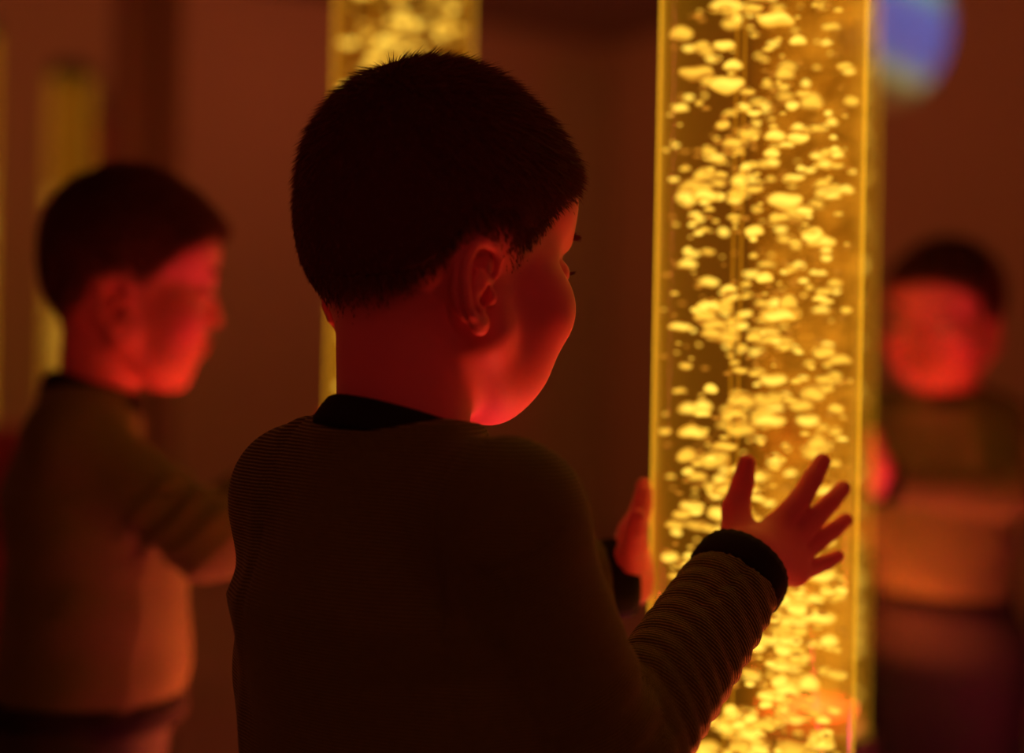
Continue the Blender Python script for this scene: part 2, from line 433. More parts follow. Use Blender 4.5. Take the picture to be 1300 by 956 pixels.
# slanting pale band with a dark field below it, as in the thrown picture
ln = mth('ADD', mth('MULTIPLY', sx.outputs[0], .55), mth('MULTIPLY', sx.outputs[1], 1.0))
rp = N(nt, 'ShaderNodeValToRGB'); nt.links.new(mth('MULTIPLY_ADD', ln, .5, .5), rp.inputs[0])
el = rp.color_ramp.elements
el[0].position = .14; el[0].color = (.06, .05, .02, 1); el[1].position = .26; el[1].color = (.22, .34, .22, 1)
for pos, colr in ((.40, (.02, .11, .78, 1)), (.80, (.015, .12, .90, 1)), (.95, (.12, .45, .60, 1))):
    e = el.new(pos); e.color = colr
nt.links.new(rp.outputs[0], em.inputs[0])

# ------------------------------------------------------------------ sculpting: distance fields meshed by surface nets
def sm(a, b, k):                 # smooth union
    h = np.clip(.5+.5*(b-a)/k, 0, 1); return b+(a-b)*h-k*h*(1-h)
def smx(a, b, k): return -sm(-a, -b, k)
def ell(p, c, r):
    q = (p-np.array(c))/np.array(r); l = np.sqrt((q*q).sum(1))+1e-9
    g = np.sqrt(((q/np.array(r))**2).sum(1))+1e-9
    return l*(l-1)/g
def sph(p, c, r): return np.sqrt(((p-np.array(c))**2).sum(1))-r
def cone(p, a, b, ra, rb):
    a, b = np.array(a, float), np.array(b, float); d = b-a
    t = np.clip(((p-a)@d)/(d@d), 0, 1)
    return np.sqrt(((p-a-t[:, None]*d)**2).sum(1))-(ra+(rb-ra)*t)
def chain(p, pts, rad, k=.004):
    r = None
    for i in range(len(pts)-1):
        c = cone(p, pts[i], pts[i+1], rad[i], rad[i+1]); r = c if r is None else sm(r, c, k)
    return r
def sstep(x, a, b):
    t = np.clip((x-a)/(b-a), 0, 1); return t*t*(3-2*t)
def mesh_sdf(f, lo, hi, h):
    lo = np.array(lo, float); B = 8
    nb = np.maximum(1, np.ceil((np.array(hi)-lo)/(h*B)).astype(int)); n = nb*B
    bi = np.stack(np.meshgrid(*[np.arange(q) for q in nb], indexing='ij'), -1).reshape(-1, 3)
    cen = lo+(bi+.5)*B*h-.5*h
    d = f(cen); act = np.abs(d) < B*h*.87*1.35+h*3
    G = np.empty(n, np.float32)
    G.reshape(nb[0], B, nb[1], B, nb[2], B)[:] = np.where(d > 0, 1., -1.).reshape(*nb)[:, None, :, None, :, None]*B*h
    off = np.stack(np.meshgrid(*[np.arange(B)]*3, indexing='ij'), -1).reshape(-1, 3)
    ab = bi[act]
    for s in range(0, len(ab), 900):
        c = ab[s:s+900]; idx = (c[:, None]*B+off[None]).reshape(-1, 3)
        G[idx[:, 0], idx[:, 1], idx[:, 2]] = f(lo+idx*h)
    S = G < 0
    nc = n-1
    cnt = np.zeros(nc, np.int8); acc = np.zeros((*nc, 3), np.float32); ne = np.zeros(nc, np.int8)
    for ax in range(3):
        o1, o2 = [q for q in range(3) if q != ax]
        sl = lambda a, b: tuple(slice(a, None if b == 0 else b) if q == ax else slice(None) for q in range(3))
        A, Bv = G[sl(0, -1)], G[sl(1, 0)]
        cr = (A < 0) != (Bv < 0)
        t = np.where(cr, A/np.where(cr, A-Bv, 1), 0).astype(np.float32)
        for i in (0, 1):
            for j in (0, 1):
                ss = [None]*3; ss[ax] = slice(None)
                ss[o1] = slice(i, i+nc[o1]); ss[o2] = slice(j, j+nc[o2]); ss = tuple(ss)
                c = cr[ss]; ne += c
                acc[..., ax] += np.where(c, t[ss], 0); acc[..., o1] += c*i; acc[..., o2] += c*j
    has = ne > 0
    vid = np.full(nc, -1, np.int64); vid[has] = np.arange(has.sum())
    cell = np.stack(np.nonzero(has), 1)
    V = lo+(cell+acc[has]/ne[has][:, None])*h
    Q = []
    for ax in range(3):
        o1, o2 = [(1, 2), (2, 0), (0, 1)][ax]
        sl = lambda a, b: tuple(slice(a, None if b == 0 else b) if q == ax else slice(None) for q in range(3))
        cr = S[sl(0, -1)] != S[sl(1, 0)]
        e = np.stack(np.nonzero(cr), 1)
        e = e[(e[:, o1] > 0) & (e[:, o2] > 0) & (e[:, o1] < nc[o1]) & (e[:, o2] < nc[o2])]
        ins = S[e[:, 0], e[:, 1], e[:, 2]]
        def at(i, j):
            q = e.copy(); q[:, o1] -= i; q[:, o2] -= j; return vid[q[:, 0], q[:, 1], q[:, 2]]
        q = np.stack([at(1, 1), at(0, 1), at(0, 0), at(1, 0)], 1)
        q[~ins] = q[~ins][:, ::-1]
        Q.append(q)
    return V, np.concatenate(Q)
def relax(V, Q, it=2, lam=.5):   # even out the net
    for _ in range(it):
        s = np.zeros_like(V); c = np.zeros(len(V))
        for i in range(4):
            for j in (1, 3):
                np.add.at(s, Q[:, i], V[Q[:, (i+j) % 4]]); np.add.at(c, Q[:, i], 1)
        V = V+lam*(s/np.maximum(c, 1)[:, None]-V)
    return V
def vnormals(V, Q):
    n = np.cross(V[Q[:, 2]]-V[Q[:, 0]], V[Q[:, 3]]-V[Q[:, 1]]); o = np.zeros_like(V)
    for i in range(4): np.add.at(o, Q[:, i], n)
    return o/np.maximum(np.linalg.norm(o, axis=1), 1e-12)[:, None]

# ------------------------------------------------------------------ the boy
HD = .80
HEAD = pw(561, 306, HD)
HS = np.array([.878, 1.02, .935])
def Rz(a): c, s = math.cos(a), math.sin(a); return np.array([[c, -s, 0], [s, c, 0], [0, 0, 1]])
def Ry(a): c, s = math.cos(a), math.sin(a); return np.array([[c, 0, s], [0, 1, 0], [-s, 0, c]])
def Rx(a): c, s = math.cos(a), math.sin(a); return np.array([[1, 0, 0], [0, c, -s], [0, s, c]])
HYAW, HPITCH, HTILT = math.radians(45), math.radians(9), math.radians(0)
HM = Rz(HYAW)@Ry(HPITCH)@Rx(HTILT)          # head axes: x forward, y to his left, z up
def h2w(p): return (np.asarray(p)*HS)@HM.T+HEAD
def w2h(p): return (np.asarray(p)-HEAD)@HM/HS
BYAW = math.radians(50)
bf = np.array([math.cos(BYAW), math.sin(BYAW), 0]); bl = np.array([-math.sin(BYAW), math.cos(BYAW), 0]); bz = np.array([0, 0, 1.])
NECK = pw(514, 531, .77)
def bw(a, b, z): return NECK+bf*a+bl*b+bz*z   # a forward, b to his left, z up from the neck base

# joints
SH_R, SH_L = bw(-.020, -.093, -.047), bw(-.018, .064, -.047)
EL_R = pw(775, 975, .745); WR_R = pw(948, 714, .848)
WR_L = pw(797, 733, .955); EL_L = bw(.100, .118, -.130)
PEL = bw(-.012, 0, -.345)

EAR_X, EAR_Z = -.029, -.036
EAR_Y = .0555
def ear_sdf(p, sg, hole=False):  # p in head axes; sg = -1 right ear, +1 left ear
    q = p-np.array([EAR_X if sg < 0 else EAR_X+.013, sg*EAR_Y, EAR_Z]); q = q*np.array([1, sg, 1])
    q = q/.98
    fl, bk_ = math.radians(-3 if sg < 0 else -13), math.radians(10)
    # turn: flare the back rim outward, lean the top backward
    c, s = math.cos(fl), math.sin(fl)
    u = q[:, 0]*c-q[:, 1]*s; v = q[:, 0]*s+q[:, 1]*c
    c, s = math.cos(bk_), math.sin(bk_)
    a = u*c+q[:, 2]*s; b = -u*s+q[:, 2]*c
    e = np.stack([a, b, v], 1)   # a forward, b up, v outward
    v0 = .0085 if sg < 0 else .005
    if hole: return np.minimum(ell(e, (.0012, -.0045, v0-.003), (.0058, .0088, .011)), ell(e, (-.0005, .0150, v0+.002), (.0075, .0042, .0065)))*.98
    base = ell(e, (-.004, .002, v0-.003), (.0150, .0245, .0045))
    hel = [(.009, .001, v0-.003), (.0125, .008, v0+.001), (.0125, .016, v0+.003), (.007, .0225, v0+.0045), (-.002, .0255, v0+.005), (-.0105, .023, v0+.0055), (-.0165, .015, v0+.006), (-.018, .004, v0+.006), (-.0155, -.008, v0+.0055), (-.0105, -.0165, v0+.0045), (-.004, -.0225, v0+.003)]
    rad = [.0018, .0022, .0026, .0029, .0030, .0031, .0031, .0030, .0028, .0027, .0026]
    d = sm(base, chain(e, hel, rad, .001), .0012)
    d = smx(d, -ell(e, (-.001, .014, v0+.004), (.0085, .0055, .0055)), .0015)         # hollow under the upper rim
    d = smx(d, -chain(e, [(-.012, .012, v0+.004), (-.0135, .002, v0+.004), (-.011, -.009, v0+.004)], [.0013]*3, .001), .001)
    d = smx(d, -ell(e, (.001, -.003, v0+.002), (.0070, .0105, .0075)), .0015)          # bowl
    anti = [(.001, .012, v0+.0015), (-.006, .009, v0+.0035), (-.0092, .001, v0+.004), (-.0078, -.009, v0+.0035), (-.002, -.0135, v0+.003)]
    d = sm(d, chain(e, anti, [.0015, .0018, .002, .002, .002], .001), .0012)
    d = sm(d, chain(e, [(.003, .0065, v0-.001), (.009, .003, v0)], [.0013, .0018], .001), .0012)     # crus
    d = sm(d, ell(e, (.0095, -.006, v0-.001), (.0035, .0055, .004)), .002)             # tragus
    d = sm(d, ell(e, (-.001, -.0215, v0+.001), (.0065, .0075, .0042)), .003)           # lobe
    d = sm(d, cone(e, (.004, -.004, -.012), (-.002, .0, v0-.003), .013, .010), .003)
    return d*.98
def head_sdf(p):
    P = p.copy(); P[:, 1] = np.abs(P[:, 1])
    d = ell(P, (-.014, 0, .026), (.084, .068, .078))
    d = sm(d, ell(P, (.026, 0, .032), (.056, .058, .052)), .02)
    d = sm(d, ell(P, (-.030, 0, -.004), (.064, .062, .058)), .02)         # back of the skull, low
    d = sm(d, ell(P, (.028, 0, -.036), (.051, .052, .062)), .018)         # face
    d = sm(d, cone(P, (-.004, .046, -.058), (.046, .016, -.090), .018, .017), .028)   # jaw
    d = sm(d, sph(P, (.060, 0, -.090), .0165), .012)                      # chin
    d = sm(d, ell(P, (.044, .041, -.036), (.030, .024, .031)), .014)      # cheek
    d = sm(d, ell(P, (.040, .027, -.070), (.030, .026, .026)), .016)      # lower cheek
    d = sm(d, ell(P, (.044, .036, .028), (.022, .018, .024)), .018)       # side of the forehead
    d = sm(d, ell(P, (.066, .020, .012), (.013, .022, .008)), .014)       # brow
    d = smx(d, -ell(P, (.092, .032, -.008), (.018, .017, .012)), .010)    # eye socket
    d = sm(d, ell(P, (.0655, .0315, -.008), (.0125, .0145, .0105)), .003) # lids
    d = smx(d, -ell(P, (.079, .0315, -.0085), (.004, .0115, .0022)), .0015)  # eye slit
    d = sm(d, ell(P, (.066, 0, -.058), (.020, .026, .024)), .012)         # muzzle
    d = sm(d, cone(P, (.078, 0, .000), (.0895, 0, -.028), .0055, .0082), .008)
    d = sm(d, sph(P, (.085, .0095, -.031), .0062), .005)
    d = smx(d, -ell(P, (.090, .0055, -.0375), (.004, .0028, .003)), .002)
    d = sm(d, ell(P, (.0835, 0, -.0535), (.006, .019, .0052)), .003)
    d = sm(d, ell(P, (.0815, 0, -.0640), (.0065, .016, .0056)), .003)
    d = smx(d, -chain(P, [(.092, 0, -.0588), (.086, .012, -.0580), (.076, .0235, -.0545)], [.0022, .0018, .0014], .001), .002)
    d = smx(d, -ell(P, (.088, 0, -.0745), (.008, .016, .004)), .008)
    nb = w2h(NECK+np.array([0, 0, -.035]))
    nk = cone(p, (-.026, 0, -.045), nb, .040, .0395)
    d = sm(d, nk, .014)
    ears = np.minimum(ear_sdf(p, -1), ear_sdf(p, 1))
    d = sm(d, ears, .002)
    return smx(d, -np.minimum(ear_sdf(p, -1, True), ear_sdf(p, 1, True)), .0015)
def off_tube(p, d):              # flesh and cloth flatten where they meet the tube
    return np.maximum(d, TR+.0006-np.hypot(p[:, 0]-TUBE[0], p[:, 1]-TUBE[1]))
def hand_sdf(p, wr, fingers, thumb, palm_r, fore):
    d = cone(p, fore, wr, .021, .0185)
    for pts, rad in fingers:
        m = cone(p, wr, pts[0], .0135, palm_r); d = sm(d, m, .010)
    d = sm(d, cone(p, wr, thumb[0][0], .014, .0105), .010)
    parts = [chain(p, pts, rad, .0015) for pts, rad in fingers]
    f = parts[0]
    for q in parts[1:]: f = sm(f, q, .0016)
    d = sm(d, f, .0035)
    d = sm(d, chain(p, thumb[0], thumb[1], .002), .006)
    return off_tube(p, d)
ot = on_tube
R_F = [([ot(984, 672, .017), ot(1016, 634, .0095), ot(1032, 607, .0065), ot(1044, 586, .0052)], [0.0089, 0.0073, 0.0066, 0.0056]),
       ([ot(997, 690, .018), ot(1034, 658, .0095), ot(1054, 638, .006), ot(1070, 620, .005)], [0.0089, 0.0070, 0.0061, 0.0053]),
       ([ot(1004, 708, .018), ot(1038, 687, .0095), ot(1057, 674, .006), ot(1074, 660, .0046)], [0.0084, 0.0063, 0.0056, 0.0048]),
       ([ot(1008, 727, .017), ot(1034, 719, .0095), ot(1049, 714, .006), ot(1064, 706, .0042)], [0.0082, 0.0057, 0.0050, 0.0043])]
R_T = ([ot(938, 684, .022), ot(934, 645, .0125), ot(943, 613, .0075), ot(948, 588, .0055)], [0.0117, 0.0091, 0.0073, 0.0059])
def lp(px, py, dep): return pw(px, py, dep)
L_F = [([lp(803, 677, .948), lp(812, 655, .948), lp(816, 640, .949), lp(818.5, 624, .950)], [0.0091, 0.0073, 0.0066, 0.0056]),
       ([lp(802, 675, .962), lp(812, 650, .963), lp(816, 633, .964), lp(818.5, 616, .965)], [0.0091, 0.0070, 0.0063, 0.0054]),
       ([lp(801, 678, .976), lp(811, 655, .978), lp(815, 640, .979), lp(818, 624, .980)], [0.0087, 0.0066, 0.0059, 0.0050]),
       ([lp(800, 684, .989), lp(810, 665, .992), lp(814, 652, .993), lp(817, 640, .994)], [0.0080, 0.0059, 0.0053, 0.0046])]
L_T = ([lp(801, 712, .938), lp(806, 690, .925), lp(808, 672, .916), lp(809, 656, .910)], [0.0117, 0.0089, 0.0073, 0.0059])
fr = WR_R-(WR_R-EL_R)*.28; fl_ = WR_L-(WR_L-EL_L)*.28
right_hand = lambda p: hand_sdf(p, WR_R, R_F, R_T, .0088, fr)
left_hand = lambda p: hand_sdf(p, WR_L, L_F, L_T, .0088, fl_)

def torso_sdf(p, grow=0.0):
    q = p-NECK; a, b, z = q@bf, q@bl, q[:, 2]
    zs = np.array([-.50, -.36, -.26, -.16, -.10, -.058, -.016])
    ca = np.interp(z, zs, [-.020, -.014, .004, .004, -.012, -.012, -.004])
    A = np.interp(z, zs, [.066, .076, .076, .070, .062, .046, .036])+grow
    Bv = np.interp(z, zs, [.080, .081, .083, .094, .093, .062, .036])+grow
    r = (np.sqrt(((a-ca)/A)**2+(b/Bv)**2)-1)*np.minimum(A, Bv)*.9
    r = np.maximum(r, z+.017-grow)
    return r
def shoulders(p, g):
    d = None
    for s, sh in ((-1, SH_R), (1, SH_L)):
        c = cone(p, bw(-.010, s*.024, -.034), sh, .024+g, .031+g); d = c if d is None else np.minimum(d, c)
    return d
def body_sdf(p):
    d = sm(torso_sdf(p), shoulders(p, -.004), .03)
    for sh, el, wr in ((SH_R, EL_R, fr), (SH_L, EL_L, fl_)):
        d = sm(d, sm(cone(p, sh, el, .031, .024), cone(p, el, wr, .024, .0185), .01), .012)
    for s in (-1, 1):
        d = sm(d, cone(p, PEL+bl*s*.050+bz*-.02, PEL+bl*s*.055+bf*.01-bz*.29, .062, .038), .03)
        d = sm(d, cone(p, PEL+bl*s*.055+bf*.01-bz*.29, PEL+bl*s*.058-bf*.01-bz*.53, .036, .026), .01)
    return d

boy = empty('person', (PEL[0], PEL[1], 0), BYAW)
tag(boy, 'young boy with short dark hair in a dark sweater, hands on the bubble tube', 'person')

# ---- skin
zl_x = np.array([-.12, -.085, -.072, -.062, -.054, -.046, -.014, -.008, .006, .014, .030, .052, .074, .10])
zl_z = np.array([-.064, -.062, -.058, -.052, -.040, -.016, -.008, -.016, -.016, -.004, .022, .038, .050, .054])
def hair_mask(v):
    zl = np.interp(v[:, 0], zl_x, zl_z); return sstep(v[:, 2]-zl, -.016, .026)
def skin():
    m, nt, p, out = mat('skin')
    at = N(nt, 'ShaderNodeVertexColor', layer_name='tint')
    nz = N(nt, 'ShaderNodeTexNoise'); nz.inputs['Scale'].default_value = 120; tc = N(nt, 'ShaderNodeTexCoord')
    nt.links.new(tc.outputs['Object'], nz.inputs['Vector'])
    bp = N(nt, 'ShaderNodeBump'); bp.inputs['Strength'].default_value = .05; bp.inputs['Distance'].default_value = .002
    nt.links.new(nz.outputs[0], bp.inputs['Height']); nt.links.new(bp.outputs[0], p.inputs['Normal'])
    nt.links.new(at.outputs[0], p.inputs['Base Color'])
    p.inputs['Roughness'].default_value = .6; p.inputs['Specular IOR Level'].default_value = .25
    p.inputs['Subsurface Weight'].default_value = .25; p.inputs['Subsurface Radius'].default_value = (1, .25, .15); p.inputs['Subsurface Scale'].default_value = .006
    return m
M['skin'] = skin()
HV, HQ = mesh_sdf(head_sdf, (-.125, -.095, -.165), (.115, .095, .12), .0014)
HV = relax(HV, HQ, 1, .4); HN = vnormals(HV, HQ)
RV, RQ = mesh_sdf(right_hand, WR_R-.085, WR_R+np.array([.11, .10, .11]), .0014)
LV, LQ = mesh_sdf(left_hand, WR_L-.085, WR_L+np.array([.09, .09, .11]), .0016)
BV, BQ = mesh_sdf(body_sdf, PEL-np.array([.22, .22, .58]), np.array([.30, 1.05, NECK[2]+.03]), .006)
RV = relax(RV, RQ, 1, .4); LV = relax(LV, LQ, 1, .4)
ns = np.cumsum([0, len(HV), len(RV), len(LV)])
allv = np.concatenate([h2w(HV), RV, LV, BV]); allq = np.concatenate([HQ, RQ+ns[1], LQ+ns[2], BQ+ns[3]])
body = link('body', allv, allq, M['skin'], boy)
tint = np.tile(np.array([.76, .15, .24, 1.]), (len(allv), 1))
x, y, z = HV.T
lip = sstep(x, .074, .079)*(1-sstep(np.abs(y), .017, .023))*sstep(z, -.0715, -.068)*(1-sstep(z, -.0505, -.048))
rosy = np.exp(-(((x-.06)/.02)**2+((np.abs(y)-.045)/.02)**2+((z+.045)/.02)**2))
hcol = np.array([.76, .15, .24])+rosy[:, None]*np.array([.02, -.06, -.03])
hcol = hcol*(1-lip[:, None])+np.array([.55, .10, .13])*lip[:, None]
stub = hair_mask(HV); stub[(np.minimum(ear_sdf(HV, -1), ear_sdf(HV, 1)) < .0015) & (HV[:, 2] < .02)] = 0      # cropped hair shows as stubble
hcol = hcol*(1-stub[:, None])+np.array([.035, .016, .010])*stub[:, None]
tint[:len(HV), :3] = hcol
ca = body.data.color_attributes.new('tint', 'FLOAT_COLOR', 'POINT'); ca.data.foreach_set('color', tint.astype(np.float32).ravel())

# eyes, set behind the lids
def eye_mat():
    m, nt, p, out = mat('eye'); tc = N(nt, 'ShaderNodeTexCoord')
    gx = N(nt, 'ShaderNodeVectorMath', operation='DISTANCE'); gx.inputs[1].default_value = (.0098, 0, 0)
    nt.links.new(tc.outputs['Object'], gx.inputs[0])
    rp = N(nt, 'ShaderNodeValToRGB'); rp.color_ramp.interpolation = 'LINEAR'; nt.links.new(gx.outputs['Value'], rp.inputs[0])
    e = rp.color_ramp.elements; e[0].position = .0022; e[0].color = (.01, .008, .006, 1); e[1].position = .0026; e[1].color = (.10, .05, .025, 1)
    for q, c in ((.0050, (.07, .035, .02, 1)), (.0056, (.75, .70, .66, 1))): n = e.new(q); n.color = c
    nt.links.new(rp.outputs[0], p.inputs['Base Color']); p.inputs['Roughness'].default_value = .08
    return m
M['eye'] = eye_mat()
for s in (-1, 1):
    v, f = ICO[3]
    o = link('eyeball', v*.0102, f, M['eye'], None)
    o.parent = boy; mm = Matrix(HM.tolist()).to_4x4(); mm.translation = Vector(h2w(np.array([.0668, s*.0315, -.0085])))
    o.matrix_basis = pworld(boy).inverted()@mm

# ---- hair: a close cap and short strands combed forward
M['hair'] = plain('dark_brown_hair', (.14, .045, .035), .5, spec=.3)
onear = np.minimum(ear_sdf(HV, -1), ear_sdf(HV, 1)) < .0015
hm = hair_mask(HV); hm[onear & (HV[:, 2] < .024)] = 0
capf = HQ[(hm[HQ] > .92).all(1)]
used = np.unique(capf); rmp = np.full(len(HV), -1); rmp[used] = np.arange(len(used))
lift = -.0010+.0062*sstep(hm[used], .92, 1.0)*(.45+.55*sstep(HV[used, 2], -.03, .05))
cv = HV[used]+HN[used]*lift[:, None]
cap_v, cap_f = h2w(cv), rmp[capf]
# strand roots picked by face area
tri = HQ[(hm[HQ] > .03).all(1)]
ar = np.linalg.norm(np.cross(HV[tri[:, 2]]-HV[tri[:, 0]], HV[tri[:, 3]]-HV[tri[:, 1]]), axis=1)
NS = 60000
pick = RNG.choice(len(tri), NS, p=ar/ar.sum()); uv = RNG.random((NS, 2))
c4 = HV[tri[pick]]
root = (c4[:, 0]*(1-uv[:, :1])+c4[:, 1]*uv[:, :1])*(1-uv[:, 1:])+(c4[:, 3]*(1-uv[:, :1])+c4[:, 2]*uv[:, :1])*uv[:, 1:]
nr = HN[tri[pick, 0]]; mk = hm[tri[pick, 0]]
keep = RNG.random(NS) < mk**1.8*.98+.01
root, nr, mk = root[keep], nr[keep], mk[keep]; ns_ = len(root)
top = sstep(root[:, 2], -.02, .06)
Ln = (.0045+.0085*top)*(.18+.82*mk)*RNG.uniform(.7, 1.2, ns_)
flow = np.stack([.55*np.ones(ns_), .0*np.ones(ns_), -.75+.35*top], 1)
swirl = root-np.array([-.06, .0, .09]); swirl /= np.linalg.norm(swirl, axis=1)[:, None]
flow = flow*.6+swirl*.7
flow -= nr*(flow*nr).sum(1)[:, None]; flow /= np.maximum(np.linalg.norm(flow, axis=1), 1e-6)[:, None]
front = sstep(root[:, 0], .050, .075)*sstep(root[:, 2], .035, .05)
up_ = .55+.45*top
dr_ = nr*(up_*.62)[:, None]+flow*.8+RNG.normal(0, .22, (ns_, 3)); dr_ += front[:, None]*np.array([.9, 0, .25])
dr_ /= np.linalg.norm(dr_, axis=1)[:, None]
Ln = Ln*(1+.5*front)
sdv = np.cross(dr_, RNG.normal(0, 1, (ns_, 3))); sdv /= np.maximum(np.linalg.norm(sdv, axis=1), 1e-6)[:, None]
wd = .00030
tipb = flow*(Ln*.28)[:, None]
m1 = root+dr_*(Ln*.55)[:, None]; tp = root+dr_*Ln[:, None]+tipb
sv = np.stack([root-sdv*wd, root+sdv*wd, m1+sdv*wd*.8, m1-sdv*wd*.8, tp], 1).reshape(-1, 3)
bi_ = np.arange(ns_)[:, None]*5
q1 = bi_+np.array([[0, 1, 2, 3]]); t1 = bi_+np.array([[3, 2, 4, 4]])
# triangles and quads together: triangles for all
tri_f = np.concatenate([bi_+np.array([[0, 1, 2]]), bi_+np.array([[0, 2, 3]]), bi_+np.array([[3, 2, 4]])])
capt = np.concatenate([cap_f[:, [0, 1, 2]], cap_f[:, [0, 2, 3]]])
M['hair_base'] = plain('hair_base', (.07, .022, .018), .9, spec=.05)  # self-shadow among the strands put into the darker cap colour
ho = link('hair', np.concatenate([cap_v, h2w(sv)]), np.concatenate([capt, tri_f+len(cap_v)]), [M['hair'], M['hair_base']], boy)
ho.data.polygons.foreach_set('material_index', np.concatenate([np.ones(len(capt)), np.zeros(len(tri_f))]).astype(np.int32))
# brows and lashes
for s in (-1, 1):
    V = []; Fs = []
    for i in range(260):
        t = random.random(); yy = .016+.030*t
        zc = .0135+.004*math.sin(t*2.6)+random.gauss(0, .0011); p0 = np.array([.10, s*yy, zc])
        d = float(head_sdf(p0[None])[0])
        for _ in range(12): p0[0] -= max(d, 0)*.8; d = float(head_sdf(p0[None])[0])
        dv = np.array([.15, s*.9, .15+random.gauss(0, .15)-.3*t]); dv /= np.linalg.norm(dv)
        q = np.array([0, 0, 1.])*.00028; n = len(V)
        V += [p0-q, p0+q, p0+dv*.0055+np.array([.0012, 0, 0])]; Fs.append((n, n+1, n+2))
    link('eyebrow', h2w(np.array(V)), Fs, M['hair'], boy)
    V = []; Fs = []
    for i in range(70):
        t = random.random(); yy = .0215+.021*t; zz = -.0065-.0012*abs(t-.5)
        p0 = np.array([.0785-.010*(t-.35)**2*2.2, s*yy, zz]); dv = np.array([.0068, s*(t-.4)*.006, .0006+.002*random.random()])
        q = np.array([0, .00022, 0]); n = len(V)
        V += [p0-q, p0+q, p0+dv*.6+np.array([0, 0, -.0008]), p0+dv]; Fs += [(n, n+1, n+2), (n, n+2, n+3)]
    link('eyelashes', h2w(np.array(V)), Fs, M['hair'], boy)

# ---- sweater
def knit():
    m, nt, p, out = mat('striped_knit')
    at = N(nt, 'ShaderNodeAttribute', attribute_name='course')
    def mt(op, a, b):
        n = N(nt, 'ShaderNodeMath', operation=op)
        for i, q in enumerate((a, b)):
            if isinstance(q, (int, float)): n.inputs[i].default_value = q
            else: nt.links.new(q, n.inputs[i])
        return n.outputs[0]
    tc = N(nt, 'ShaderNodeTexCoord')
    nz = N(nt, 'ShaderNodeTexNoise'); nz.inputs['Scale'].default_value = 900; nt.links.new(tc.outputs['Object'], nz.inputs['Vector'])
    n2 = N(nt, 'ShaderNodeTexNoise'); n2.inputs['Scale'].default_value = 60; nt.links.new(tc.outputs['Object'], n2.inputs['Vector'])
    ph = mt('ADD', mt('MULTIPLY', at.outputs['Fac'], 2*math.pi/.0018), mt('MULTIPLY', n2.outputs[0], 2.0))
    st = mt('MULTIPLY', mt('ADD', mt('SINE', ph, 0), 1.0), .5)
    fl = mt('MULTIPLY', mt('POWER', st, 2.0), mt('ADD', mt('MULTIPLY', nz.outputs[0], 1.2), .2))
    mx = N(nt, 'ShaderNodeMix', data_type='RGBA'); mx.inputs[6].default_value = (.042, .042, .014, 1); mx.inputs[7].default_value = (.28, .28, .09, 1)
    nt.links.new(fl, mx.inputs[0]); nt.links.new(mx.outputs[2], p.inputs['Base Color'])
    b = N(nt, 'ShaderNodeBump'); b.inputs['Strength'].default_value = .5; b.inputs['Distance'].default_value = .0006
    nt.links.new(fl, b.inputs['Height']); nt.links.new(b.outputs[0], p.inputs['Normal'])
    p.inputs['Roughness'].default_value = .95; p.inputs['Specular IOR Level'].default_value = .15
    p.inputs['Sheen Weight'].default_value = .12; p.inputs['Sheen Roughness'].default_value = .5; p.inputs['Sheen Tint'].default_value = (.8, .7, .5, 1)
    return m
M['knit'] = knit(); M['rib'] = plain('black_rib_knit', (.016, .013, .012), .95, spec=.1)
def arm_axis(p, a, b):
    d = b-a; L = np.linalg.norm(d); return ((p-a)@d)/L, L
CUF_R = WR_R-(WR_R-EL_R)/np.linalg.norm(WR_R-EL_R)*.008; CUF_L = WR_L-(WR_L-EL_L)/np.linalg.norm(WR_L-EL_L)*.004
HEM = NECK[2]-.285
def sleeve(p, sh, el, wr, seed, rc):
    up1 = cone(p, sh, el, .036, .034); fo = cone(p, el, wr, .034, rc)
    s, L = arm_axis(p, el, wr); perp = p-el-np.outer(s, (wr-el)/L)
    d = (wr-el)/L; e1 = np.cross(d, bz); e1 /= np.linalg.norm(e1); e2 = np.cross(d, e1)
    an = np.arctan2(perp@e2, perp@e1)
    wob = .5*np.sin(an+seed)+.35*np.sin(2*an+seed*2)
    env = sstep(s, .0, .03)*(1-sstep(s, L-.022, L-.006))
    rg = np.sin(2*math.pi*(s/.0175+wob*.75+.25*np.sin(s*140+seed)))
    rg = 1-2*np.abs(np.sin(.5*(2*math.pi*(s/.0135+wob*.9))))**.8
    fo = fo+env*.0013*rg
    s2, L2 = arm_axis(p, sh, el)
    env2 = sstep(s2, L2*.45, L2*.8)
    up1 = up1-env2*.0022*np.sin(2*math.pi*(s2/.028+.4*np.sin(an)))
    r = sm(up1, fo, .012)
    # end of the sleeve
    return np.maximum(r, s-L+.013)
